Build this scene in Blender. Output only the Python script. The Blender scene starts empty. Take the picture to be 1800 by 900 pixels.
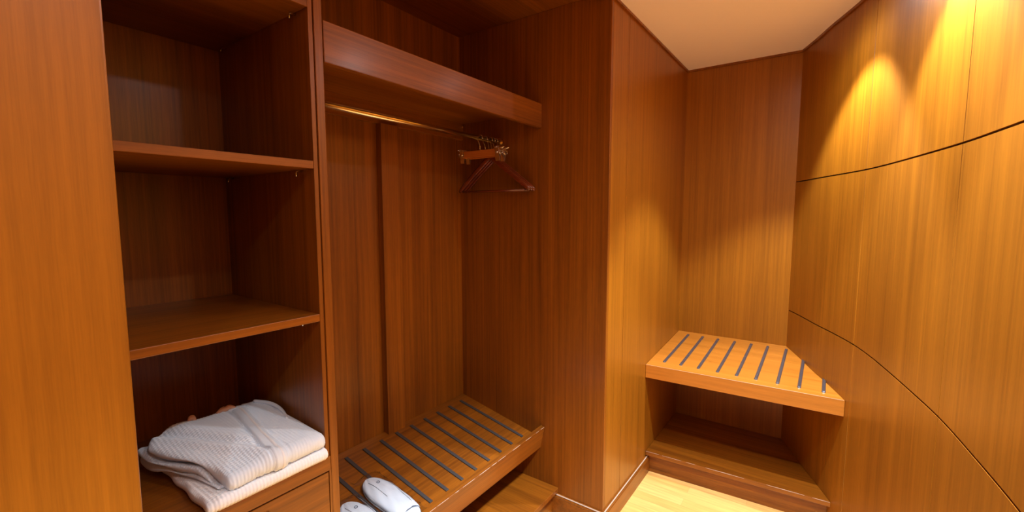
import bpy, bmesh, math, random
import numpy as np
from mathutils import Vector, Matrix, noise
random.seed(7)
S = bpy.context.scene
COL = S.collection
PI = math.pi

# ------------------------------------------------------------------ camera, world, exposure, lights
CAMZ = 1.5
FPX = 779.0
pitch = math.atan(72 / 779.0)
yaw = math.atan(559 / math.hypot(779, 72))          # angle of the view axis to the left of +X
Fv = Vector((math.cos(yaw) * math.cos(pitch), math.sin(yaw) * math.cos(pitch), -math.sin(pitch)))
Rv = Vector((math.sin(yaw), -math.cos(yaw), 0))
Uv = Rv.cross(Fv)
cd = bpy.data.cameras.new('camera')
cam = bpy.data.objects.new('camera', cd)
COL.objects.link(cam)
cd.sensor_width = 36
cd.lens = FPX / 1800 * 36
cd.clip_start = 0.02
cam.matrix_world = Matrix(((Rv.x, Uv.x, -Fv.x, 0), (Rv.y, Uv.y, -Fv.y, 0), (Rv.z, Uv.z, -Fv.z, CAMZ), (0, 0, 0, 1)))
S.camera = cam

w = bpy.data.worlds.new('world')
S.world = w
w.use_nodes = True
w.node_tree.nodes['Background'].inputs[0].default_value = (0.6, 0.7, 0.9, 1)
w.node_tree.nodes['Background'].inputs[1].default_value = 0.02

S.view_settings.view_transform = 'Standard'
S.view_settings.look = 'None'
S.view_settings.gamma = 1
S.view_settings.use_curve_mapping = False
S.view_settings.exposure = 0.0

CEIL = 2.43
LAMPS = [(2.335, 0.10), (1.68, -0.085), (0.97, -0.165), (0.27, -0.17), (-0.45, -0.17), (-1.15, -0.17)]
LAMP_COLOR = (0.90, 0.955, 1.0)
BEAM_W = 140.0
MID_W = 36.0
SPILL_W = 9.0
BEAM_SCALE = [0.95, 1.05, 1.3, 0.72, 0.9, 0.9]
SPILL_SCALE = [0.36, 1.2, 0.85, 0.5, 0.7, 0.7]
BEAM_ANGLE = 84

# ------------------------------------------------------------------ helpers
def tag(o, label=None, cat=None, group=None, kind=None):
    if label: o['label'] = label
    if cat: o['category'] = cat
    if group: o['group'] = group
    if kind: o['kind'] = kind
    return o

def origin(o):
    v = Vector((0, 0, 0))
    while o is not None:
        v += o.location
        o = o.parent
    return v

def thing(name, label, cat, loc=(0, 0, 0), group=None):
    o = bpy.data.objects.new(name, None)
    COL.objects.link(o)
    o.location = loc
    o.empty_display_size = 0.05
    return tag(o, label, cat, group)

def obj(name, bm, m, parent=None, bevel=0, smooth=False, loc=None, label=None):
    """bm is given in world coordinates; loc sets the object's own origin."""
    off = origin(parent)
    l = Vector(loc) - off if loc is not None else Vector((0, 0, 0))
    me = bpy.data.meshes.new(name)
    bmesh.ops.translate(bm, verts=bm.verts, vec=-(off + l))
    bm.normal_update()
    bm.to_mesh(me)
    bm.free()
    for mm in (m if isinstance(m, (list, tuple)) else [m]):
        me.materials.append(mm)
    if smooth:
        for p in me.polygons: p.use_smooth = True
    o = bpy.data.objects.new(name, me)
    COL.objects.link(o)
    o.location = l
    if parent is not None: o.parent = parent
    if bevel:
        b = o.modifiers.new('bevel', 'BEVEL')
        b.width = bevel
        b.segments = 2
        b.limit_method = 'ANGLE'
    if label: o['label'] = label
    return o

def struct(name, bm, m, bevel=0, smooth=False):
    return tag(obj(name, bm, m, None, bevel, smooth), kind='structure')

def BM(): return bmesh.new()

def box(bm, x0, x1, y0, y1, z0, z1, mi=0):
    v = [bm.verts.new(p) for p in ((x0, y0, z0), (x1, y0, z0), (x1, y1, z0), (x0, y1, z0), (x0, y0, z1), (x1, y0, z1), (x1, y1, z1), (x0, y1, z1))]
    for f in ((0, 3, 2, 1), (4, 5, 6, 7), (0, 1, 5, 4), (1, 2, 6, 5), (2, 3, 7, 6), (3, 0, 4, 7)):
        bm.faces.new([v[i] for i in f]).material_index = mi
    return v

def bx(*a, **k):
    bm = BM(); box(bm, *a, **k); return bm

def prism(bm, poly, zb, zt, mi=0):
    """poly: list of (x, y) counter-clockwise; zb/zt: numbers or functions of (x, y)."""
    fb = zb if callable(zb) else (lambda x, y: zb)
    ft = zt if callable(zt) else (lambda x, y: zt)
    lo = [bm.verts.new((x, y, fb(x, y))) for x, y in poly]
    hi = [bm.verts.new((x, y, ft(x, y))) for x, y in poly]
    n = len(poly)
    bm.faces.new(hi).material_index = mi
    bm.faces.new(lo[::-1]).material_index = mi
    for i in range(n):
        j = (i + 1) % n
        bm.faces.new((lo[i], lo[j], hi[j], hi[i])).material_index = mi

def tube(bm, pts, r, n=10, caps=True):
    pts = [Vector(p) for p in pts]
    rs = r if isinstance(r, (list, tuple)) else [r] * len(pts)
    rings = []
    up = None
    for i, p in enumerate(pts):
        t = (pts[min(i + 1, len(pts) - 1)] - pts[max(i - 1, 0)]).normalized()
        if up is None:
            up = Vector((0, 0, 1)) if abs(t.z) < 0.9 else Vector((1, 0, 0))
        a = t.cross(up).normalized()
        b = a.cross(t).normalized()
        up = b
        rings.append([bm.verts.new(p + (a * math.cos(2 * PI * k / n) + b * math.sin(2 * PI * k / n)) * rs[i]) for k in range(n)])
    for A, B in zip(rings, rings[1:]):
        for k in range(n):
            bm.faces.new((A[k], A[(k + 1) % n], B[(k + 1) % n], B[k]))
    if caps:
        bm.faces.new(rings[0][::-1]); bm.faces.new(rings[-1])
    bmesh.ops.recalc_face_normals(bm, faces=bm.faces)

def lathe(bm, prof, cx, cy, n=32):
    """prof: (radius, z) list; rotates about a vertical axis."""
    rings = []
    for r, z in prof:
        rings.append([bm.verts.new((cx + r * math.cos(2 * PI * k / n), cy + r * math.sin(2 * PI * k / n), z)) for k in range(n)])
    for A, B in zip(rings, rings[1:]):
        for k in range(n):
            bm.faces.new((A[k], A[(k + 1) % n], B[(k + 1) % n], B[k]))
    return rings

# ------------------------------------------------------------------ materials
def nodes(m):
    m.use_nodes = True
    nt = m.node_tree
    return nt, nt.nodes['Principled BSDF']

def setp(b, **k):
    for n, v in k.items():
        n = n.replace('_', ' ')
        if n in b.inputs: b.inputs[n].default_value = v

def wood(name, c_dark, c_light, axis='z', rough=0.40, coat=0.25, scale=1.0, contrast=1.0, coat_rough=0.22, wear=0.0):
    m = bpy.data.materials.new(name)
    nt, b = nodes(m)
    N, L = nt.nodes, nt.links
    tc = N.new('ShaderNodeTexCoord')
    def streak(across, along, detail, seed):
        mp = N.new('ShaderNodeMapping')
        s = [across * scale] * 3
        s['xyz'.index(axis)] = along * scale
        mp.inputs['Scale'].default_value = s
        mp.inputs['Location'].default_value = (seed, seed * 1.7, seed * 0.6)
        L.new(tc.outputs['Object'], mp.inputs['Vector'])
        n = N.new('ShaderNodeTexNoise')
        n.inputs['Scale'].default_value = 1
        n.inputs['Detail'].default_value = detail
        n.inputs['Roughness'].default_value = 0.55
        L.new(mp.outputs[0], n.inputs['Vector'])
        return n.outputs['Fac']
    a = streak(95, 1.3, 4, 3.1)
    c = streak(16, 0.5, 3, 8.3)
    d = streak(520, 16, 2, 1.2)
    def math_(op, x, y):
        n = N.new('ShaderNodeMath'); n.operation = op
        for i, v in enumerate((x, y)):
            if isinstance(v, (int, float)): n.inputs[i].default_value = v
            else: L.new(v, n.inputs[i])
        return n.outputs[0]
    mix = math_('ADD', math_('ADD', math_('MULTIPLY', a, 0.42), math_('MULTIPLY', c, 0.38)), math_('MULTIPLY', d, 0.20))
    mr = N.new('ShaderNodeMapRange')
    mr.inputs['From Min'].default_value = 0.5 - 0.2 / contrast
    mr.inputs['From Max'].default_value = 0.5 + 0.2 / contrast
    L.new(mix, mr.inputs['Value'])
    cr = N.new('ShaderNodeMix'); cr.data_type = 'RGBA'
    cr.inputs['A'].default_value = (*c_dark, 1)
    cr.inputs['B'].default_value = (*c_light, 1)
    L.new(mr.outputs[0], cr.inputs['Factor'])
    L.new(cr.outputs['Result'], b.inputs['Base Color'])
    bp = N.new('ShaderNodeBump')
    bp.inputs['Strength'].default_value = 0.06
    bp.inputs['Distance'].default_value = 0.001
    L.new(d, bp.inputs['Height'])
    L.new(bp.outputs[0], b.inputs['Normal'])
    setp(b, Roughness=rough, Coat_Weight=coat, Coat_Roughness=coat_rough, IOR=1.45)
    return m

def plain(name, c, rough=0.5, metal=0.0, **k):
    m = bpy.data.materials.new(name)
    nt, b = nodes(m)
    N, L = nt.nodes, nt.links
    n = N.new('ShaderNodeTexNoise'); n.inputs['Scale'].default_value = 60
    mr = N.new('ShaderNodeMapRange')
    mr.inputs['To Min'].default_value = max(0, rough - 0.05)
    mr.inputs['To Max'].default_value = min(1, rough + 0.05)
    L.new(n.outputs['Fac'], mr.inputs['Value'])
    L.new(mr.outputs[0], b.inputs['Roughness'])
    setp(b, Base_Color=(*c, 1), Metallic=metal, **k)
    return m

DK = (0.090, 0.0215, 0.0012)
LT = (0.335, 0.101, 0.0050)
M_wall = wood('teak_wall_veneer', (0.170, 0.056, 0.0024), (0.420, 0.148, 0.0066), 'z', contrast=0.85)
M_v = wood('teak_cabinet_vertical', DK, LT, 'z')
M_h = wood('teak_cabinet_along', DK, LT, 'x')
M_y = wood('teak_cabinet_across', DK, LT, 'y')
M_bench = wood('teak_bench_top', (0.34, 0.11, 0.010), (0.58, 0.21, 0.025), 'y', rough=0.3)
M_brass = plain('polished_brass', (0.72, 0.55, 0.32), 0.22, 1.0)
M_chrome = plain('chrome', (0.90, 0.90, 0.91), 0.18, 1.0)
M_alu = plain('brushed_aluminium', (0.20, 0.22, 0.26), 0.26, 0.8)
M_strip = plain('dark_rubber_strip', (0.045, 0.040, 0.040), 0.5)
M_dark = plain('shadow_gap_black', (0.02, 0.012, 0.008), 0.7)
M_ceil = plain('ceiling_paint', (0.95, 0.88, 0.96), 0.9)
M_cloth = plain('white_waffle_cotton', (0.76, 0.87, 0.99), 0.9, 0.0, Sheen_Weight=0.2)
M_cloth2 = plain('cream_waffle_cotton', (0.88, 0.91, 0.95), 0.9, 0.0, Sheen_Weight=0.2)
M_peach = plain('plain_peach', (0.72, 0.40, 0.26), 0.6)
M_slip = plain('white_terry_slipper', (0.70, 0.77, 0.86), 0.85)
M_pale = plain('pale_edge', (0.50, 0.38, 0.30), 0.5)
M_pipe = plain('grey_piping', (0.10, 0.12, 0.13), 0.7)
M_logo = plain('navy_embroidery', (0.02, 0.04, 0.09), 0.7)
M_redwood = wood('mahogany_hanger_wood', (0.09, 0.014, 0.004), (0.20, 0.035, 0.008), 'y', rough=0.25, coat=0.6)
M_clipwood = wood('clip_hanger_wood', (0.36, 0.09, 0.012), (0.55, 0.17, 0.03), 'y', rough=0.25, coat=0.6)

def film():
    m = bpy.data.materials.new('clear_plastic_film')
    nt, b = nodes(m)
    N, L = nt.nodes, nt.links
    N.remove(b)
    out = [n for n in N if n.type == 'OUTPUT_MATERIAL'][0]
    tr = N.new('ShaderNodeBsdfTransparent')
    tr.inputs[0].default_value = (0.96, 0.97, 0.98, 1)
    gl = N.new('ShaderNodeBsdfGlossy'); gl.inputs['Roughness'].default_value = 0.12
    fr = N.new('ShaderNodeLayerWeight'); fr.inputs[0].default_value = 0.5
    pw = N.new('ShaderNodeMath'); pw.operation = 'POWER'; pw.inputs[1].default_value = 3.0
    ad = N.new('ShaderNodeMath'); ad.operation = 'ADD'; ad.inputs[1].default_value = 0.12
    L.new(fr.outputs['Facing'], pw.inputs[0]); L.new(pw.outputs[0], ad.inputs[0])
    mx = N.new('ShaderNodeMixShader')
    mu = N.new('ShaderNodeMath'); mu.operation = 'MULTIPLY'; mu.inputs[1].default_value = 0.8
    L.new(ad.outputs[0], mu.inputs[0]); L.new(mu.outputs[0], mx.inputs[0]); L.new(tr.outputs[0], mx.inputs[1]); L.new(gl.outputs[0], mx.inputs[2])
    L.new(mx.outputs[0], out.inputs['Surface'])
    return m
M_film = film()

def emit(name, c, s):
    m = bpy.data.materials.new(name)
    nt, b = nodes(m)
    setp(b, Base_Color=(0.8, 0.8, 0.8, 1), Emission_Color=(*c, 1), Emission_Strength=s)
    return m
M_lens = emit('lamp_lens', (1.0, 0.97, 0.95), 30)

def floor_mat():
    m = bpy.data.materials.new('light_oak_laminate')
    nt, b = nodes(m)
    N, L = nt.nodes, nt.links
    tc = N.new('ShaderNodeTexCoord')
    mp = N.new('ShaderNodeMapping'); mp.inputs['Rotation'].default_value = (0, 0, PI / 2)
    L.new(tc.outputs['Object'], mp.inputs[0])
    br = N.new('ShaderNodeTexBrick')
    br.inputs['Color1'].default_value = (0.80, 0.43, 0.12, 1)
    br.inputs['Color2'].default_value = (0.92, 0.53, 0.17, 1)
    br.inputs['Mortar'].default_value = (0.55, 0.30, 0.10, 1)
    br.inputs['Scale'].default_value = 1
    br.inputs['Mortar Size'].default_value = 0.0006
    br.inputs['Brick Width'].default_value = 0.55
    br.inputs['Row Height'].default_value = 0.065
    L.new(mp.outputs[0], br.inputs['Vector'])
    mp2 = N.new('ShaderNodeMapping'); mp2.inputs['Scale'].default_value = (60, 4, 60)
    L.new(tc.outputs['Object'], mp2.inputs[0])
    n = N.new('ShaderNodeTexNoise'); n.inputs['Scale'].default_value = 1; n.inputs['Detail'].default_value = 4
    L.new(mp2.outputs[0], n.inputs['Vector'])
    mx = N.new('ShaderNodeMix'); mx.data_type = 'RGBA'; mx.blend_type = 'MULTIPLY'
    mx.inputs['Factor'].default_value = 0.35
    L.new(br.outputs['Color'], mx.inputs['A']); L.new(n.outputs['Color'], mx.inputs['B'])
    hs = N.new('ShaderNodeMix'); hs.data_type = 'RGBA'; hs.blend_type = 'MIX'; hs.inputs['Factor'].default_value = 0.0
    mr = N.new('ShaderNodeMapRange'); mr.inputs['From Min'].default_value = 0.35; mr.inputs['From Max'].default_value = 0.65
    mr.inputs['To Min'].default_value = 0.78; mr.inputs['To Max'].default_value = 1.0
    L.new(n.outputs['Fac'], mr.inputs['Value'])
    vm = N.new('ShaderNodeVectorMath'); vm.operation = 'SCALE'
    L.new(br.outputs['Color'], vm.inputs[0]); L.new(mr.outputs[0], vm.inputs['Scale'])
    L.new(vm.outputs[0], b.inputs['Base Color'])
    setp(b, Roughness=0.3, Coat_Weight=0.2, Coat_Roughness=0.15)
    return m
M_floor = floor_mat()

# ------------------------------------------------------------------ downlights
def downlight(x, y, label, k=1.0, kb=1.0):
    t = thing('recessed_downlight', label, 'ceiling light', (x, y, CEIL), 'recessed downlights in the corridor ceiling')
    bm = BM()
    lathe(bm, [(0.034, CEIL - 0.001), (0.034, CEIL - 0.006), (0.037, CEIL - 0.008), (0.045, CEIL - 0.006), (0.048, CEIL - 0.001)], x, y, 40)
    bmesh.ops.recalc_face_normals(bm, faces=bm.faces)
    obj('trim_ring', bm, M_chrome, t, smooth=True)
    bm = BM()
    r = lathe(bm, [(0.0335, CEIL - 0.0005), (0.0335, CEIL - 0.003)], x, y, 40)
    bm.faces.new(r[1]); bmesh.ops.recalc_face_normals(bm, faces=bm.faces)
    obj('lens', bm, M_lens, t)
    for nm, wv, ang, bl in (('beam', BEAM_W * kb, BEAM_ANGLE, 0.38), ('halo', MID_W * k, 138, 1.0), ('spill', SPILL_W * k, 172, 0.6)):
        ld = bpy.data.lights.new('lamp_' + nm, 'SPOT')
        ld.energy = wv
        ld.spot_size = math.radians(ang)
        ld.spot_blend = bl
        ld.shadow_soft_size = 0.018
        ld.color = LAMP_COLOR
        lo = bpy.data.objects.new('lamp_' + nm, ld)
        COL.objects.link(lo)
        lo.parent = t
        lo.location = (0, 0, -0.028)
    return t
DL = ['recessed ceiling downlight above the slatted corner bench', 'recessed ceiling downlight beside the curved wall, second from the bench',
      'recessed ceiling downlight beside the curved wall, third from the bench', 'recessed ceiling downlight right of the camera, above the near end',
      'recessed ceiling downlight behind the camera, nearest to it', 'recessed ceiling downlight at the rear end of the corridor']
for (x, y), l, k, kb in zip(LAMPS, DL, SPILL_SCALE, BEAM_SCALE): downlight(x, y, l, k, kb)

# ------------------------------------------------------------------ the setting
XB = 3.08            # back wall
YL = 0.8             # front plane of the panelled left side
XE = 1.855           # right inner side of the wardrobe alcove
XA = 0.185           # left end of the alcove
REAR = -1.75
curve = [(3.08, .172), (2.92, .100), (2.755, .033), (2.58, -.046), (2.409, -.114), (2.24, -.162), (2.07, -.200), (1.854, -.244), (1.66, -.279),
         (1.455, -.303), (1.22, -.325), (0.93, -.340), (0.6, -.346), (0.2, -.348), (-0.55, -.35), (-1.3, -.35), (REAR, -.35)]
cx_ = np.array([p[0] for p in curve])[::-1]
cy_ = np.array([p[1] for p in curve])[::-1]
def cy(x):
    # smooth (Catmull-Rom) interpolation of the plan curve
    i = int(np.clip(np.searchsorted(cx_, x) - 1, 0, len(cx_) - 2))
    x0, x1 = cx_[i], cx_[i + 1]
    def sl(k):
        a, b = max(k - 1, 0), min(k + 1, len(cx_) - 1)
        return (cy_[b] - cy_[a]) / (cx_[b] - cx_[a])
    h = x1 - x0; t = (x - x0) / h
    return float((2*t**3 - 3*t**2 + 1) * cy_[i] + (t**3 - 2*t**2 + t) * h * sl(i) + (-2*t**3 + 3*t**2) * cy_[i+1] + (t**3 - t**2) * h * sl(i+1))

struct('floor', bx(REAR - .1, XB + .12, -0.5, 1.8, -0.05, 0), M_floor)
bm = BM()
xs = list(np.linspace(REAR, XB, 60))
prism(bm, [(x, cy(x) - 0.05) for x in xs] + [(XB, YL + .02), (REAR, YL + .02)], CEIL, CEIL + 0.06)
struct('ceiling', bm, M_ceil)

# curved right wall: veneer panels with shadow gaps over a backing
bm = BM()
def slab(xa, xb, z0, z1, off0, off1, mi):
    n = max(2, int(abs(xb - xa) / 0.04))
    X = np.linspace(xa, xb, n + 1)
    prism(bm, [(x, cy(x) - off1) for x in X] + [(x, cy(x) - off0) for x in X[::-1]], z0, z1, mi)
seams_x = [REAR, -1.27, -0.535, 0.2, 0.935, 1.672, 2.409, XB]
seams_z = [0.0, 0.935, 1.691, CEIL]
for a, b in zip(seams_x, seams_x[1:]):
    for k, (z0, z1) in enumerate(zip(seams_z, seams_z[1:])):
        g = 0.0018
        gz0 = 0.003 if k else 0; gz1 = 0.003 if k < 2 else 0
        slab(a + (g if a > REAR else 0), b - (g if b < XB else 0), z0 + gz0, z1 - gz1, 0.0, 0.018, 0)
slab(REAR, XB, 0, CEIL, 0.0185, 0.06, 1)
bmesh.ops.recalc_face_normals(bm, faces=bm.faces)
struct('wall_right', bm, [M_wall, M_dark])

struct('wall_back', bx(XB, XB + 0.06, 0.1, YL + 0.02, 0, CEIL), M_wall)
struct('wall_rear', bx(REAR - 0.06, REAR, -0.42, 1.75, 0, 2.5), M_wall)

# left side, beyond the wardrobe: two veneer panels with a shadow line
bm = BM()
box(bm, XE + 0.0205, 2.0575, YL, YL + 0.02, 0, CEIL)
box(bm, 2.0615, XB, YL, YL + 0.02, 0, CEIL)
box(bm, XE + 0.0205, XB, YL + 0.0205, YL + 0.06, 0, CEIL, 1)
struct('wall_far_left', bm, [M_wall, M_dark], bevel=0.0008)
# left side, near the camera: the end panel of the wardrobe alcove
struct('wall_near_left', bx(REAR, XA, YL, YL + 0.03, 0, 2.50), M_wall, bevel=0.003)
struct('wall_alcove_back', bx(REAR, XB, 1.73, 1.78, 0, 2.5), M_dark)

# ceiling edge trims
bm = BM(); box(bm, XE + 0.02, XB, YL - 0.009, YL, CEIL - 0.012, CEIL); struct('trim_1', bm, M_v, bevel=0.001)
bm = BM(); box(bm, XB - 0.009, XB, 0.17, YL - 0.009, CEIL - 0.012, CEIL); struct('trim_2', bm, M_v, bevel=0.001)
bm = BM()
X = np.linspace(REAR, XB - 0.009, 110)
prism(bm, [(x, cy(x)) for x in X] + [(x, cy(x) + 0.009) for x in X[::-1]], CEIL - 0.012, CEIL)
struct('trim_3', bm, M_v)

# moulded baseboards: profile (outward, height) swept
PROF = [(0, 0), (0.014, 0), (0.014, 0.084), (0.0115, 0.087), (0.0135, 0.090), (0.0125, 0.094), (0.008, 0.0955), (0.0095, 0.099), (0.006, 0.103), (0, 0.104)]
def baseboard(name, path, side, mat):
    bm = BM()
    pts = [Vector((*p, 0)) for p in path]
    rings = []
    for i, p in enumerate(pts):
        d0 = (pts[i] - pts[i - 1]).normalized() if i else (pts[1] - pts[0]).normalized()
        d1 = (pts[i + 1] - pts[i]).normalized() if i < len(pts) - 1 else d0
        n0 = Vector((-d0.y, d0.x, 0)) * side; n1 = Vector((-d1.y, d1.x, 0)) * side
        n = (n0 + n1); n = n / max(n.dot(n0), 1e-6)
        rings.append([bm.verts.new(p + n * o + Vector((0, 0, h))) for o, h in PROF])
    k = len(PROF)
    for A, B in zip(rings, rings[1:]):
        for j in range(k):
            bm.faces.new((A[j], A[(j + 1) % k], B[(j + 1) % k], B[j])).material_index = 1 if j in (3, 7) else 0  # two narrow bead faces take the paler material
    bm.faces.new(rings[0]); bm.faces.new(rings[-1][::-1])
    bmesh.ops.recalc_face_normals(bm, faces=bm.faces)
    return struct(name, bm, [mat, M_pale])
baseboard('baseboard_left', [(XE, 1.068), (XE, YL), (2.485, YL)], -1, M_h)
baseboard('baseboard_near_left', [(REAR, YL), (XA, YL)], -1, M_h)

# ------------------------------------------------------------------ wardrobe with hanging bay
V = 1.15             # front plane of the joinery inside the alcove
PT = 0.135           # plinth top
wd = thing('hanging_wardrobe', 'open teak wardrobe bay with overhead shelf, clothes rail and tall back panel', 'wardrobe', (1.29, 1.4, 0))
obj('side_panel', bx(XE, XE + 0.02, YL, 1.72, 0, 2.45), M_v, wd, bevel=0.0015)
obj('divider_panel', bx(0.6985, 0.7225, V, 1.70, PT, 2.45), M_v, wd, bevel=0.002)
obj('back_panel', bx(0.7225, XE, 1.675, 1.70, PT, 2.45), M_v, wd)
obj('back_rail', bx(0.7225, XE, 1.655, 1.675, 1.907, 1.993), M_h, wd, bevel=0.001)
obj('batten', bx(1.295, 1.395, 1.640, 1.675, 0.462, 1.907), M_v, wd, bevel=0.001)
obj('top_panel', bx(XA + 0.001, XE + 0.02, YL, 1.729, 2.4505, 2.47), M_h, wd)
sh = obj('overhead_shelf', bx(0.7225, XE, V + 0.02, 1.675, 1.993, 2.014), M_h, wd)
obj('apron_board', bx(0.7245, XE - 0.001, V - 0.001, V + 0.02, 1.917, 2.029), M_h, sh, bevel=0.002)
for i, sx in enumerate((XE - 0.012,)):
    bm = BM(); tube(bm, [(sx, 1.640, 1.975), (sx, 1.656, 1.975)], 0.004, 10)
    obj('shelf_screw', bm, M_chrome, sh, smooth=False)
bm = BM(); tube(bm, [(0.723, 1.40, 1.871), (XE - 0.0005, 1.40, 1.871)], 0.0125, 24)
rail = obj('clothes_rail', bm, M_brass, wd, smooth=True)
bm = BM()
tube(bm, [(XE - 0.0005, 1.40, 1.871), (XE - 0.007, 1.40, 1.871)], 0.021, 24)
tube(bm, [(XE - 0.007, 1.40, 1.871), (XE - 0.02, 1.40, 1.871)], 0.0135, 24)
obj('rail_socket', bm, M_brass, rail)
bm = BM()
tube(bm, [(0.723, 1.40, 1.871), (0.729, 1.40, 1.871)], 0.021, 24)
obj('rail_socket', bm, M_brass, rail)

# plinth running along the alcove floor
pl = thing('wardrobe_plinth', 'low wooden plinth under the tilted shoe rack', 'plinth', (1.0, 1.4, 0))
obj('tread', bx(XA + 0.02, XE - 0.0005, 1.038, 1.70, PT - 0.024, PT), M_y, pl, bevel=0.002)
obj('riser', bx(XA + 0.02, XE - 0.0005, 1.068, 1.09, 0.0, PT - 0.024), M_h, pl)

# ------------------------------------------------------------------ shelving tower with drawers
st = thing('shelving_unit', 'narrow teak shelving tower with open shelves above drawers', 'shelving unit', (0.45, 1.4, PT))
SL, SR = XA + 0.036, 0.684
obj('side_panel', bx(XA - 0.030, XA - 0.004, YL + 0.031, 1.70, 0, 2.449), M_v, st)
obj('side_panel', bx(SR, 0.6965, V + 0.004, 1.703, 0.80, 2.449), M_v, st, bevel=0.001)
obj('side_panel', bx(XA + 0.0205, SL - 0.001, V + 0.004, 1.703, PT, 2.449), M_v, st)
obj('back_panel', bx(XA + 0.0205, 0.6975, 1.703, 1.72, PT, 2.449), M_v, st)
obj('base_board', bx(SL - 0.001, 0.6975, V, 1.703, 0.757, 0.80), M_h, st, bevel=0.0015)
def pin(parent, x, y, z):
    bm = BM()
    tube(bm, [(SR, y, z - 0.004), (x, y, z - 0.004), (x - 0.004, y - 0.001, z - 0.007), (x - 0.006, y - 0.002, z - 0.013), (x - 0.006, y - 0.002, z - 0.019)],
         [0.0028, 0.0028, 0.0026, 0.0022, 0.0018], 8)
    obj('shelf_pin', bm, M_chrome, parent, smooth=True)
for zt in (1.223, 1.647, 2.068):
    s = obj('shelf', bx(SL, SR - 0.0015, V + 0.002, 1.7025, zt - 0.021, zt), M_h, st, bevel=0.0012)
    for yy in (1.215, 1.64):
        pin(s, SR - 0.012, yy, zt - 0.021)
obj('carcass', bx(SL - 0.001, 0.6975, V + 0.025, 1.703, PT, 0.7565), M_dark, st)
for z0, z1 in ((0.452, 0.7515), (PT + 0.006, 0.447)):
    d = obj('drawer', bx(SL + 0.002, 0.6905, V + 0.002, V + 0.0245, z0, z1), M_h, st, bevel=0.001)
    bm = BM(); box(bm, 0.40, 0.52, V - 0.004, V + 0.002, z1 - 0.035, z1 - 0.022)
    obj('finger_pull', bm, M_h, d, bevel=0.001)
obj('corner_post', bx(0.6925, 0.6984, V + 0.001, V + 0.02, PT, 0.757), M_v, st)

# ------------------------------------------------------------------ tilted shoe rack
def tilt(bm, c, ang):
    bmesh.ops.rotate(bm, verts=bm.verts, cent=c, matrix=Matrix.Rotation(ang, 3, 'X'))
A_T = math.atan(0.091 / 0.459)
CT = (0, 1.675, 0.472)
rk = thing('shoe_rack', 'tilted teak shoe rack with dark strips and raised front lip', 'shoe rack', (1.29, 1.4, 0.40))
LT_ = 0.530
bm = bx(0.7235, XE - 0.001, 1.675 - LT_, 1.672, 0.452, 0.472); tilt(bm, CT, A_T)
obj('rack_board', bm, M_h, rk)
bm = bx(0.7235, XE - 0.0015, 1.675 - LT_ - 0.022, 1.675 - LT_, 0.472 - 0.052, 0.472 + 0.066); tilt(bm, CT, A_T)
obj('front_lip', bm, M_h, rk, bevel=0.002)
for k in range(12):
    x = 1.783 - 0.0905 * k
    if x < 0.75: break
    bm = bx(x - 0.008, x + 0.008, 1.675 - 0.475, 1.675 - 0.045, 0.472, 0.4765); tilt(bm, CT, A_T)
    obj('strip', bm, M_strip, rk, bevel=0.0015)

# ------------------------------------------------------------------ corner bench and step
ft = lambda x, y: 0.664 + (x - 2.42) * 0.0773
def fx(y): return 2.413 + (0.8025 - y) * (0.033 / 0.92)
# right end where front line meets the curve
def meet(f):
    y = -0.1
    for _ in range(20): y = cy(f(y))
    return f(y), y
G = 0.0008
def outline(f):
    mx_, my_ = meet(f)
    X = np.linspace(mx_, XB - G, 26)
    return [(f(YL - G), YL - G), (mx_, my_ + G)] + [(x, cy(x) + G) for x in X[1:]] + [(XB - G, YL - G)]
bn = thing('corner_bench', 'teak corner luggage bench with metal strips between the panelled walls', 'bench', (2.7, 0.35, 0.6))
bm = BM(); prism(bm, outline(fx), lambda x, y: ft(x, y) - 0.076, ft)
bmesh.ops.recalc_face_normals(bm, faces=bm.faces)
obj('seat', bm, M_bench, bn, bevel=0.002)
for i, y in enumerate((.720, .630, .538, .442, .350, .262, .167, .077, -.020)):
    x0 = 2.488
    x1 = 3.018
    if i == 7: x1 = 2.915
    if i == 8: x1 = 2.700
    n = 14
    bm = BM()
    w2 = 0.0078
    sec = [(-w2, 0.0), (-w2, 0.004), (-0.005, 0.0072), (0.005, 0.0072), (w2, 0.004), (w2, 0.0)]
    rings = []
    L_ = [0, 0.002, 0.006] + list(np.linspace(0.02, x1 - x0 - 0.02, n)) + [x1 - x0 - 0.006, x1 - x0 - 0.002, x1 - x0]
    for s_ in L_:
        e = min(s_, x1 - x0 - s_)
        k = 1 if e > 0.007 else math.sqrt(max(0.0, 1 - ((0.007 - e) / 0.007) ** 2)) * 0.75 + 0.25
        xx = x0 + s_
        rings.append([bm.verts.new((xx, y + a * (0.6 + 0.4 * k), ft(xx, y) - 0.0002 + b * k)) for a, b in sec])
    for A, B in zip(rings, rings[1:]):
        for j in range(len(sec) - 1): bm.faces.new((A[j], A[j + 1], B[j + 1], B[j]))
    bm.faces.new(rings[0]); bm.faces.new(rings[-1][::-1])
    bmesh.ops.recalc_face_normals(bm, faces=bm.faces)
    obj('metal_strip', bm, M_alu, bn)

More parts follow.
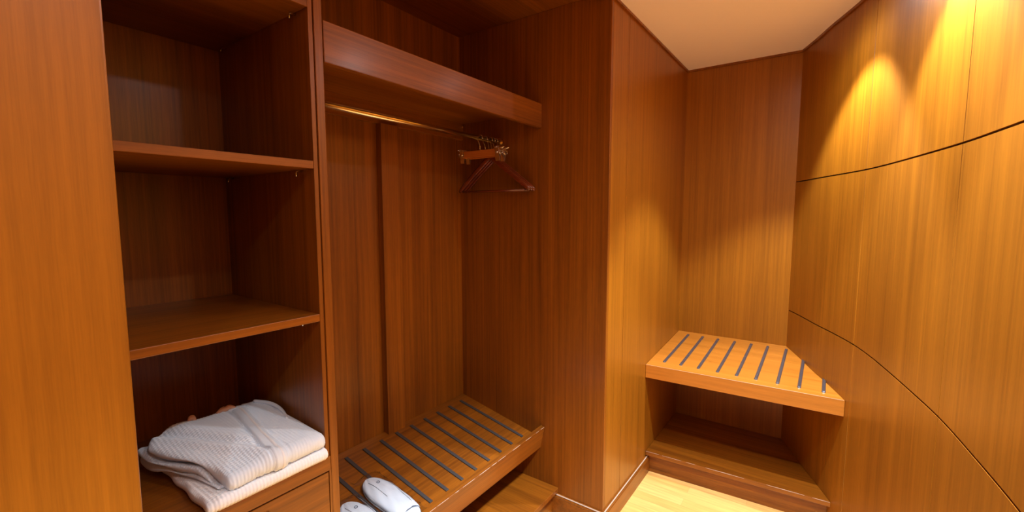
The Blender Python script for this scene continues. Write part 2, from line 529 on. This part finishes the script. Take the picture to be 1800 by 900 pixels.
fs = lambda y: 2.453 + (0.8025 - y) * (0.055 / 0.915)
sp = thing('corner_step', 'low wooden step with overhanging tread under the corner bench', 'step', (2.75, 0.35, 0))
bm = BM(); prism(bm, outline(fs), PT - 0.024, PT); bmesh.ops.recalc_face_normals(bm, faces=bm.faces)
obj('tread', bm, M_y, sp, bevel=0.002)
fr = lambda y: fs(y) + 0.034
mx_, my_ = meet(fr)
bm = BM(); prism(bm, [(fr(YL - G), YL - G), (mx_, my_ + G), (mx_ + 0.02, my_ + 0.012), (fr(YL - G) + 0.02, YL - G)], 0, PT - 0.0245)
bmesh.ops.recalc_face_normals(bm, faces=bm.faces)
obj('riser', bm, M_y, sp)

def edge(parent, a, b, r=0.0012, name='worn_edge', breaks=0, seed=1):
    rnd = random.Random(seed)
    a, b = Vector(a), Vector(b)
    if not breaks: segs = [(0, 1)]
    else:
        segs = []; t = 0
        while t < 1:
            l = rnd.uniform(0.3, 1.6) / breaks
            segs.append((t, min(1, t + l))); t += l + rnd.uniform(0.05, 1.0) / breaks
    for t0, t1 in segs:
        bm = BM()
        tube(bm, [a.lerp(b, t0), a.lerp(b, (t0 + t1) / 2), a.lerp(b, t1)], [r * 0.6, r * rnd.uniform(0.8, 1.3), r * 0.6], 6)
        obj(name, bm, M_pale, parent, label='pale worn edge')
bx1, by1 = meet(fx)
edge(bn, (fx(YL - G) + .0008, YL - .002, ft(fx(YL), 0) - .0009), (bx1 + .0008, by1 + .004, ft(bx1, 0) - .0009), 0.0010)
sx1, sy1 = meet(fs)
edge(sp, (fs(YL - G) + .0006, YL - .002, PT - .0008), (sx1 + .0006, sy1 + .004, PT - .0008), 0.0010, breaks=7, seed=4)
def rk_pt(x, dy, dz):
    y = 1.675 - dy; v = Vector((x, dy * -1, dz)); v = Matrix.Rotation(A_T, 3, 'X') @ Vector((0, -dy, dz))
    return (x, 1.675 + v.y, 0.472 + v.z)
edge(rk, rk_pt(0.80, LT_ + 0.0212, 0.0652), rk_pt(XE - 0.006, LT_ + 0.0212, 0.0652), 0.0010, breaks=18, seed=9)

# ------------------------------------------------------------------ folded bathrobes
def fold(x, y, s, seed):
    return noise.noise(Vector((x * s + seed, y * s * 0.8 + seed * 2, seed)))
CELL = 0.0084
def leaf(xl, xr, yb, yf, zt, zb, seed=0, amp=0.0016, endr=0.024, rough=0.0, nu=None):
    """a folded layer of cloth: xl(y), xr(y) side edges; zt(x,y), zb(x,y) upper and lower faces; rounded front fold; waffle relief."""
    step = 0.0021
    ny = int((yb - yf) / step)
    ys = np.linspace(yb, yf, ny)
    wmax = max(xr(v) - xl(v) for v in (yb, yf, (yb + yf) / 2))
    nu = int(wmax / step)
    us = np.linspace(0, 1, nu)
    us = 0.5 - 0.5 * np.cos(np.clip(us, 0, 1) * PI) * 1.0 if False else us
    # refine the ends so that the rounded sides stay smooth
    ends = np.array([0.0008, 0.002, 0.004, 0.0075])
    us = np.unique(np.concatenate([[0, 1], ends, 1 - ends, us]))
    na = 10
    rows = []
    for u in us:
        loop = []
        def pt(y, which, ang=None):
            x0, x1 = xl(y), xr(y)
            x = x0 + u * (x1 - x0)
            d = min(u, 1 - u) * (x1 - x0)
            er = endr * (0.4 + 0.6 * max(0, min(1, (y - yf) / (yb - yf) * 2)))
            k = 1.0 if d > er else math.sqrt(max(0.0, 1 - ((er - d) / er) ** 2))
            t, b = zt(x, y), zb(x, y)
            c = (t + b) / 2; h = max(0.0015, (t - b) / 2) * k
            return x, c, h, k
        arc = 0.0
        # top, back to front
        for y in ys:
            x, c, h, k = pt(y, 0)
            loop.append((x, y, c + h, 0, 0, 1, arc, k)); arc += step
        x, c, h, k = pt(yf, 0)
        for a in range(1, na):
            th = PI * a / na
            loop.append((x, yf - math.sin(th) * h * 0.9, c + math.cos(th) * h, 0, -math.sin(th), math.cos(th), arc + h * th, k))
        arc += PI * h
        for y in ys[::-1]:
            x, c, h, k = pt(y, 1)
            loop.append((x, y, c - h, 0, 0, -1, arc, k)); arc += step
        x, c, h, k = pt(yb, 0)
        for a in range(1, 6):
            th = PI * a / 6
            loop.append((x, yb + math.sin(th) * h, c - math.cos(th) * h, 0, math.sin(th), -math.cos(th), arc, k))
        rows.append(loop)
    bm = BM()
    R = []
    for loop in rows:
        ring = []
        for (x, y, z, nx, ny_, nz, arc, k) in loop:
            wv = (abs(math.sin(PI * x / CELL)) * abs(math.sin(PI * arc / CELL))) ** 0.8
            dsp = amp * (1 - 2 * wv) * min(1, k * 1.2)
            ring.append(bm.verts.new((x, y + ny_ * dsp, z + nz * dsp)))
        R.append(ring)
    m_ = len(R[0])
    for A, B in zip(R, R[1:]):
        for j in range(m_):
            bm.faces.new((A[j], B[j], B[(j + 1) % m_], A[(j + 1) % m_]))
    bmesh.ops.recalc_face_normals(bm, faces=bm.faces)
    return bm

def lerp(a, b, t): return a + (b - a) * max(0, min(1, t))
def gs(v, c, s): return math.exp(-((v - c) / s) ** 2)
def sm(a, b, x):
    t = max(0.0, min(1.0, (x - a) / (b - a))); return t * t * (3 - 2 * t)

YF, YB = 1.155, 1.488
bcen = lambda y: 0.548 + 0.034 * sm(YF, YB, y)
def T_top(x, y):      # upper face of the upper robe
    t = (y - YF) / (YB - YF)
    z = 0.884 + 0.008 * sm(0, 0.45, t) + 0.006 * sm(0.4, 0.9, t)
    z -= 0.012 * sm(0.12, 0.0, x - (0.350 + 0.075 * (1 - t)))
    z += 0.010 * gs(x + 0.5 * (y - 1.45), 0.385, 0.022)                     # droops to the left end
    z += 0.007 * gs(x + 0.35 * (y - 1.3), 0.50, 0.035) - 0.012 * gs(x + 0.5 * (y - 1.35), 0.455, 0.020)
    z += 0.003 * fold(x, y, 11, 2) - 0.005 * gs(x, bcen(y) - 0.0225, 0.0045) - 0.002 * gs(x, bcen(y) + 0.025, 0.004)
    z += 0.004 * sm(0.50, 0.40, x) * sm(0.2, 0.7, t)
    z -= 0.010 * sm(0.62, 0.69, x) * sm(0.9, 0.2, t)
    return z
def T_bot(x, y):
    t = (y - YF) / (YB - YF)
    return 0.835 + 0.030 * sm(0.0, 0.35, t) * sm(0.60, 0.46, x) + 0.0060 * math.sin((y + x) * 42) * sm(0.5, 0.42, x)
xlt = lambda y: 0.425 - 0.078 * sm(YF, YB, y) + 0.03 * sm(1.43, 1.50, y)
r1 = thing('folded_bathrobe', 'folded white waffle bathrobe lying on top of the other on the bottom shelf', 'bathrobe', (0.53, 1.33, 0.835), 'folded bathrobes on the bottom shelf')
robe = obj('robe_body', leaf(xlt, lambda y: 0.681 - 0.012 * sm(1.3, 1.5, y), YB, YF, T_top, T_bot, 1), M_cloth, r1, smooth=True)
def mid_t(x, y):
    t = (y - YF) / (YB - YF)
    return T_bot(x, y) - 0.0030 - 0.004 * gs(y, 1.30, 0.03)
def mid_b(x, y):
    t = (y - YF) / (YB - YF)
    return 0.8410 + 0.005 * sm(0.0, 0.35, t) + 0.0025 * math.sin(y * 55 + 1)
obj('robe_layer', leaf(lambda y: 0.418 - 0.075 * sm(YF, YB, y), lambda y: 0.60, YB + .005, YF + 0.035, mid_t, mid_b, 2, endr=0.011), M_cloth, r1, smooth=True)
def low_t(x, y): return mid_b(x, y) - 0.0012
def low_b(x, y):
    t = (y - YF) / (YB - YF)
    return 0.8352 - 0.026 * sm(0.2, 0.6, t) * sm(0.378, 0.350, x)
obj('robe_layer', leaf(lambda y: 0.414 - 0.064 * sm(YF, YB, y), lambda y: 0.60, YB + .01, YF + 0.02, low_t, low_b, 3, endr=0.014), M_cloth, r1, smooth=True)
# collar band: a flat strip crossing the upper robe from back to front and over the front fold
def band(x0f, x1f, lift, n=10):
    bm = BM(); rows = []
    ys = np.linspace(YB - 0.03, YF, 90)
    for y in ys:
        row = []
        for j in range(n + 1):
            u = j / n; x = x0f(y) + (x1f(y) - x0f(y)) * u
            e = lift * (1 if 0 < j < n else -0.3)
            row.append(bm.verts.new((x, y, T_top(x, y) + e + 0.0004 * math.sin(y * 800) * math.sin(u * 20))))
        rows.append(row)
    for a in range(1, 10):
        th = PI * a / 11
        row = []
        for j in range(n + 1):
            u = j / n; x = x0f(YF) + (x1f(YF) - x0f(YF)) * u
            t, b = T_top(x, YF), T_bot(x, YF); c = (t + b) / 2; h = (t - b) / 2
            e = lift * (1 if 0 < j < n else -0.3)
            row.append(bm.verts.new((x, YF - math.sin(th) * (h * 0.9 + e), c + math.cos(th) * (h + e))))
        rows.append(row)
    for A, B in zip(rows, rows[1:]):
        for j in range(n): bm.faces.new((A[j], A[j + 1], B[j + 1], B[j]))
    bmesh.ops.recalc_face_normals(bm, faces=bm.faces)
    return bm
obj('collar_band', band(lambda y: bcen(y) - 0.018, lambda y: bcen(y) + 0.020, 0.0052), M_cloth, r1, smooth=True)
obj('collar_stitching', band(lambda y: bcen(y) + 0.0, lambda y: bcen(y) + 0.012, 0.0068, 4), M_cloth2, r1, smooth=True)
# rolled collar at the back right
bm = BM()
P = []
for i in range(26):
    t = i / 25
    y = lerp(1.48, 1.30, t); x = 0.640 + 0.022 * math.sin(t * PI) + 0.012 * t
    P.append((x, y, T_top(x, y) + 0.004 - 0.004 * t))
tube(bm, P, [0.0065 - 0.004 * abs(i / 25 - 0.3) for i in range(26)], 10)
obj('collar_roll', bm, M_cloth, r1, smooth=True)
# two short peach strips along the back edge of the upper robe
for (xa, ya, xb, yb_) in ((0.535, 1.490, 0.585, 1.483), (0.462, 1.487, 0.478, 1.487)):
    bm = BM(); P = []
    for i in range(12):
        t = i / 11
        x = lerp(xa, xb, t); y = lerp(ya, yb_, t)
        P.append((x, y, T_top(x, min(y, YB)) + 0.010 * math.sin(PI * t) - 0.001))
    tube(bm, P, [0.004 + 0.004 * math.sin(PI * i / 11) for i in range(12)], 8)
    obj('peach_strip', bm, M_peach, r1, smooth=True, label='short peach strip at the back of the robe')

def B_top(x, y): return 0.8325 + 0.0008 * fold(x, y, 14, 5) - 0.006 * sm(0.41, 0.375, x)
r2 = thing('folded_bathrobe', 'folded bright white waffle bathrobe underneath the other on the bottom shelf', 'bathrobe', (0.53, 1.33, 0.80), 'folded bathrobes on the bottom shelf')
obj('robe_body', leaf(lambda y: 0.378 + 0.002 * math.sin(y * 60), lambda y: 0.682, 1.48, 1.146, B_top, lambda x, y: 0.8012, 4, endr=0.012), M_cloth2, r2, smooth=True)
obj('robe_layer', leaf(lambda y: 0.385 + 0.004 * math.sin(y * 35), lambda y: 0.50, 1.46, 1.152, lambda x, y: 0.8155 + 0.003 * fold(x, y, 20, 3), lambda x, y: 0.8045, 5, endr=0.006), M_cloth2, r2, smooth=True)

# ------------------------------------------------------------------ slippers in clear bags
RZ = lambda y: 0.472 - (1.675 - y) * 0.1983 + 0.005   # rack surface incl. strips
def slipper(cxx, y_toe, rot, label):
    t = thing('bagged_slipper', label, 'slipper', (cxx, y_toe - 0.14, RZ(y_toe - 0.14)), 'bagged slippers on the shoe rack')
    L_ = 0.285; W_ = 0.116
    def hw(s):   # half width along the sole, s=0 toe .. 1 heel
        base = math.sqrt(max(0, 1 - (2 * s - 1) ** 2 * abs(2 * s - 1) ** 0.9))
        return W_ / 2 * base * (1.0 - 0.05 * math.exp(-((s - 0.58) / 0.16) ** 2) - 0.05 * s)
    cs, sn = math.cos(rot), math.sin(rot)
    def P(u, s, z):
        # local: u across, s along from toe (back of rack) to heel (front)
        lx, ly = u, -(s * L_)
        x = cxx + lx * cs - ly * sn; y = y_toe + lx * sn + ly * cs
        return (x, y, RZ(y) + z)
    n = 40
    def disc(z0, z1, grow=0.0):
        bm = BM(); up = []; lo = []
        for i in range(2 * n):
            if i < n: s = 0.5 - 0.5 * math.cos(PI * i / n); sg = 1
            else: s = 0.5 + 0.5 * math.cos(PI * (i - n) / n); sg = -1
            h = (hw(s) + grow) * sg if 0 < s < 1 else 0
            ss = s + (grow / L_) * (2 * s - 1)
            lo.append(bm.verts.new(P(h, ss, z0))); up.append(bm.verts.new(P(h, ss, z1)))
        bm.faces.new(up); bm.faces.new(lo[::-1])
        m_ = 2 * n
        for i in range(m_): bm.faces.new((lo[i], lo[(i + 1) % m_], up[(i + 1) % m_], up[i]))
        bmesh.ops.recalc_face_normals(bm, faces=bm.faces)
        return bm
    obj('sole', disc(0.0, 0.008), M_slip, t, bevel=0.0015)
    obj('piping', disc(0.0082, 0.0102, 0.0012), M_pipe, t, label='grey piping')
    obj('insole', disc(0.0104, 0.016, -0.001), M_slip, t, bevel=0.002)
    # upper: a dome over the toe end, open at the instep
    bm = BM(); rows = []
    ns, nu = 26, 22
    for i in range(ns + 1):
        s = 0.004 + (0.84 - 0.004) * (i / ns) ** 1.3
        h = hw(s) + 0.001
        crown = 0.019 * math.sin(min(1, s / 0.42) * PI / 2) ** 0.8 + 0.004
        row = []
        for j in range(nu + 1):
            u = -1 + 2 * j / nu
            z = 0.0105 + crown * math.sqrt(max(0, 1 - abs(u) ** 2.6)) + 0.0012 * math.sin(u * 9 + s * 20)
            row.append(bm.verts.new(P(u * h, s + 0.03 * (i / ns) * (u * u), z)))
        rows.append(row)
    for A, B in zip(rows, rows[1:]):
        for j in range(nu): bm.faces.new((A[j], B[j], B[j + 1], A[j + 1]))
    bmesh.ops.recalc_face_normals(bm, faces=bm.faces)
    up = obj('upper', bm, M_slip, t, smooth=True)
    so = up.modifiers.new('thick', 'SOLIDIFY'); so.thickness = 0.003; so.offset = -1
    # stitched arc and small embroidered ring
    def on(u, s, lift=0.0008):
        h = hw(s) + 0.001
        crown = 0.019 * math.sin(min(1, s / 0.42) * PI / 2) ** 0.8 + 0.004
        z = 0.0105 + crown * math.sqrt(max(0, 1 - abs(u) ** 2.6)) + 0.0012 * math.sin(u * 9 + s * 20)
        return P(u * h, s, z + lift)
    bm = BM(); tube(bm, [on(-0.35 + 0.06 * math.sin(k / 15 * PI), 0.10 + 0.40 * k / 15) for k in range(16)], 0.0007, 6)
    obj('seam', bm, M_pipe, up)
    bm = BM(); tube(bm, [on(0.80 - 0.25 * (k / 15) ** 2, 0.16 + 0.62 * k / 15) for k in range(16)], 0.0007, 6)
    obj('seam', bm, M_pipe, up)
    bm = BM(); c0 = (0.22, 0.20)
    tube(bm, [on(c0[0] + 0.10 * math.cos(a), c0[1] + 0.022 * math.sin(a)) for a in [2 * PI * k / 20 for k in range(21)]], 0.0011, 6)
    obj('emblem', bm, M_logo, up, label='dark blue embroidered ring')
    # clear bag: a loose envelope with crimped corners
    bm = BM(); rows = []
    ns, nu = 30, 24
    for i in range(ns + 1):
        s = -0.07 + 1.14 * i / ns
        row = []
        for j in range(nu + 1):
            u = -1 + 2 * j / nu
            e = max(0, 1 - abs(u) ** 3)
            env = min(1, max(0, (s + 0.07) / 0.16)) ** 0.5 * min(1, max(0, (1.07 - s) / 0.16)) ** 0.5
            top = 0.042 * e * env * (1.0 if s < 0.5 else lerp(1, 0.6, (s - 0.5) / 0.4))
            wr = 0.004 * noise.noise(Vector((u * 5, s * 14, cxx * 30)))
            edge = 0.006 * math.sin(s * 40 + cxx * 50) * abs(u) ** 6
            corner = 0.022 * max(0, abs(u) - 0.7) / 0.3 * max(0, 0.12 - s) / 0.19 * (1 if u < 0 else 0.3)
            row.append(bm.verts.new(P(u * 0.064 + edge * 0.5, s, 0.004 + top + wr * e + corner + abs(edge))))
        rows.append(row)
    for A, B in zip(rows, rows[1:]):
        for j in range(nu): bm.faces.new((A[j], B[j], B[j + 1], A[j + 1]))
    bmesh.ops.recalc_face_normals(bm, faces=bm.faces)
    obj('plastic_bag', bm, M_film, t, smooth=True, label='clear crinkled plastic bag')
    return t
slipper(1.030, 1.452, math.radians(3), 'white slipper in a clear bag on the shoe rack, in the middle of its boards')
slipper(0.896, 1.405, math.radians(2), 'white slipper in a clear bag on the shoe rack, partly hidden behind the wooden divider')

# ------------------------------------------------------------------ hangers
RY, RZr = 1.40, 1.871
def hook(bm, x, zb_, r=0.0022):
    P = [(x, RY, zb_), (x, RY, zb_ + 0.022), (x, RY + 0.004, zb_ + 0.032), (x, RY + 0.012, zb_ + 0.045)]
    cz = RZr - 0.0005
    # arc over the rail
    R_ = 0.0152
    end = P[-1]
    for k in range(15):
        a = math.radians(-35 + k * (225) / 14)
        P.append((x, RY + math.cos(a) * R_, cz + math.sin(a) * R_))
    P = P[:3] + P[4:]
    tube(bm, P, r, 8)
def clip_hanger(x, rot, label):
    t = thing('clip_hanger', label, 'clothes hanger', (x, RY, RZr), 'clip hangers on the clothes rail')
    ob = []
    bm = BM(); hook(bm, x, 1.812); ob.append(obj('hook', bm, M_chrome, t, smooth=True))
    bm = BM(); box(bm, x - 0.006, x + 0.006, RY - 0.100, RY + 0.100, 1.780, 1.814)
    ob.append(obj('hanger_bar', bm, M_clipwood, t, bevel=0.003))
    for s_ in (-1, 1):
        bm = BM()
        yc = RY + s_ * 0.108
        # two jaws meeting at the bottom and two looped levers
        for q in (-1, 1):
            v = [(x + q * 0.013, 1.820), (x + q * 0.015, 1.820), (x + q * 0.0035, 1.756), (x + q * 0.0015, 1.756)]
            lo = [bm.verts.new((a, yc - 0.011, z)) for a, z in v]; hi = [bm.verts.new((a, yc + 0.011, z)) for a, z in v]
            bm.faces.new(lo); bm.faces.new(hi[::-1])
            for i in range(4): bm.faces.new((lo[i], hi[i], hi[(i + 1) % 4], lo[(i + 1) % 4]))
        bmesh.ops.recalc_face_normals(bm, faces=bm.faces)
        tube(bm, [(x - 0.016, yc, 1.795), (x + 0.016, yc, 1.795)], 0.004, 10)
        for q in (-1, 1):
            tube(bm, [(x + q * 0.012, yc - 0.007, 1.816), (x + q * 0.019, yc - 0.008 + s_ * 0.012, 1.822), (x + q * 0.019, yc + 0.008 + s_ * 0.012, 1.822), (x + q * 0.012, yc + 0.007, 1.816)], 0.0018, 8)
        tube(bm, [(x, yc - s_ * 0.012, 1.80), (x, yc + s_ * 0.026, 1.804), (x, yc + s_ * 0.026, 1.79), (x, yc, 1.785)], 0.0018, 8)
        ob.append(obj('clip', bm, M_chrome, t))
    t.rotation_euler = (0, 0, rot)
    return t
def coat_hanger(x, rot, label):
    t = thing('coat_hanger', label, 'clothes hanger', (x, RY, RZr), 'wooden coat hangers on the clothes rail')
    bm = BM(); hook(bm, x, 1.790); obj('hook', bm, M_chrome, t, smooth=True)
    bm = BM(); P = []; Rr = []
    for i in range(41):
        u = -1 + 2 * i / 40
        P.append((x + 0.022 * u * u, RY + u * 0.224, 1.785 - 0.158 * abs(u) ** 1.18 - 0.010 * (1 - math.exp(-(u * 5) ** 2)) + 0.004))
        Rr.append(0.0095 + 0.006 * abs(u) ** 3)
    # flattened section: oval tube
    rings = []
    n = 14
    for i, p in enumerate(P):
        a = Vector(P[min(i + 1, 40)]) - Vector(P[max(i - 1, 0)])
        a.normalize(); nrm = Vector((0, -a.z, a.y)).normalized()
        k = 1 if 0 < i < 40 else 0.45
        rings.append([bm.verts.new(Vector(p) + Vector((1, 0, 0)) * math.cos(2 * PI * j / n) * Rr[i] * 0.62 * k + nrm * math.sin(2 * PI * j / n) * (0.0135 - 0.002 * abs(-1 + i / 20)) * k) for j in range(n)])
    for A, B in zip(rings, rings[1:]):
        for j in range(n): bm.faces.new((A[j], A[(j + 1) % n], B[(j + 1) % n], B[j]))
    bm.faces.new(rings[0]); bm.faces.new(rings[-1])
    bmesh.ops.recalc_face_normals(bm, faces=bm.faces)
    obj('shoulder', bm, M_redwood, t, smooth=True)
    bm = BM(); tube(bm, [(x + 0.016, RY - 0.198, 1.622), (x + 0.016, RY + 0.198, 1.622)], 0.0052, 12)
    obj('trouser_bar', bm, M_redwood, t, smooth=True)
    t.rotation_euler = (0, 0, rot)
    return t
clip_hanger(1.692, math.radians(1.5), 'wooden clip hanger with chrome clips, foremost hanger on the rail')
clip_hanger(1.732, math.radians(0), 'wooden clip hanger with chrome clips, just behind the foremost hanger')
coat_hanger(1.771, math.radians(0.6), 'dark red wooden coat hanger directly behind the clip hangers')
coat_hanger(1.793, math.radians(0.4), 'dark red wooden coat hanger in the middle of the three behind the clip hangers')
coat_hanger(1.815, math.radians(0.2), 'dark red wooden coat hanger nearest the wardrobe side panel')
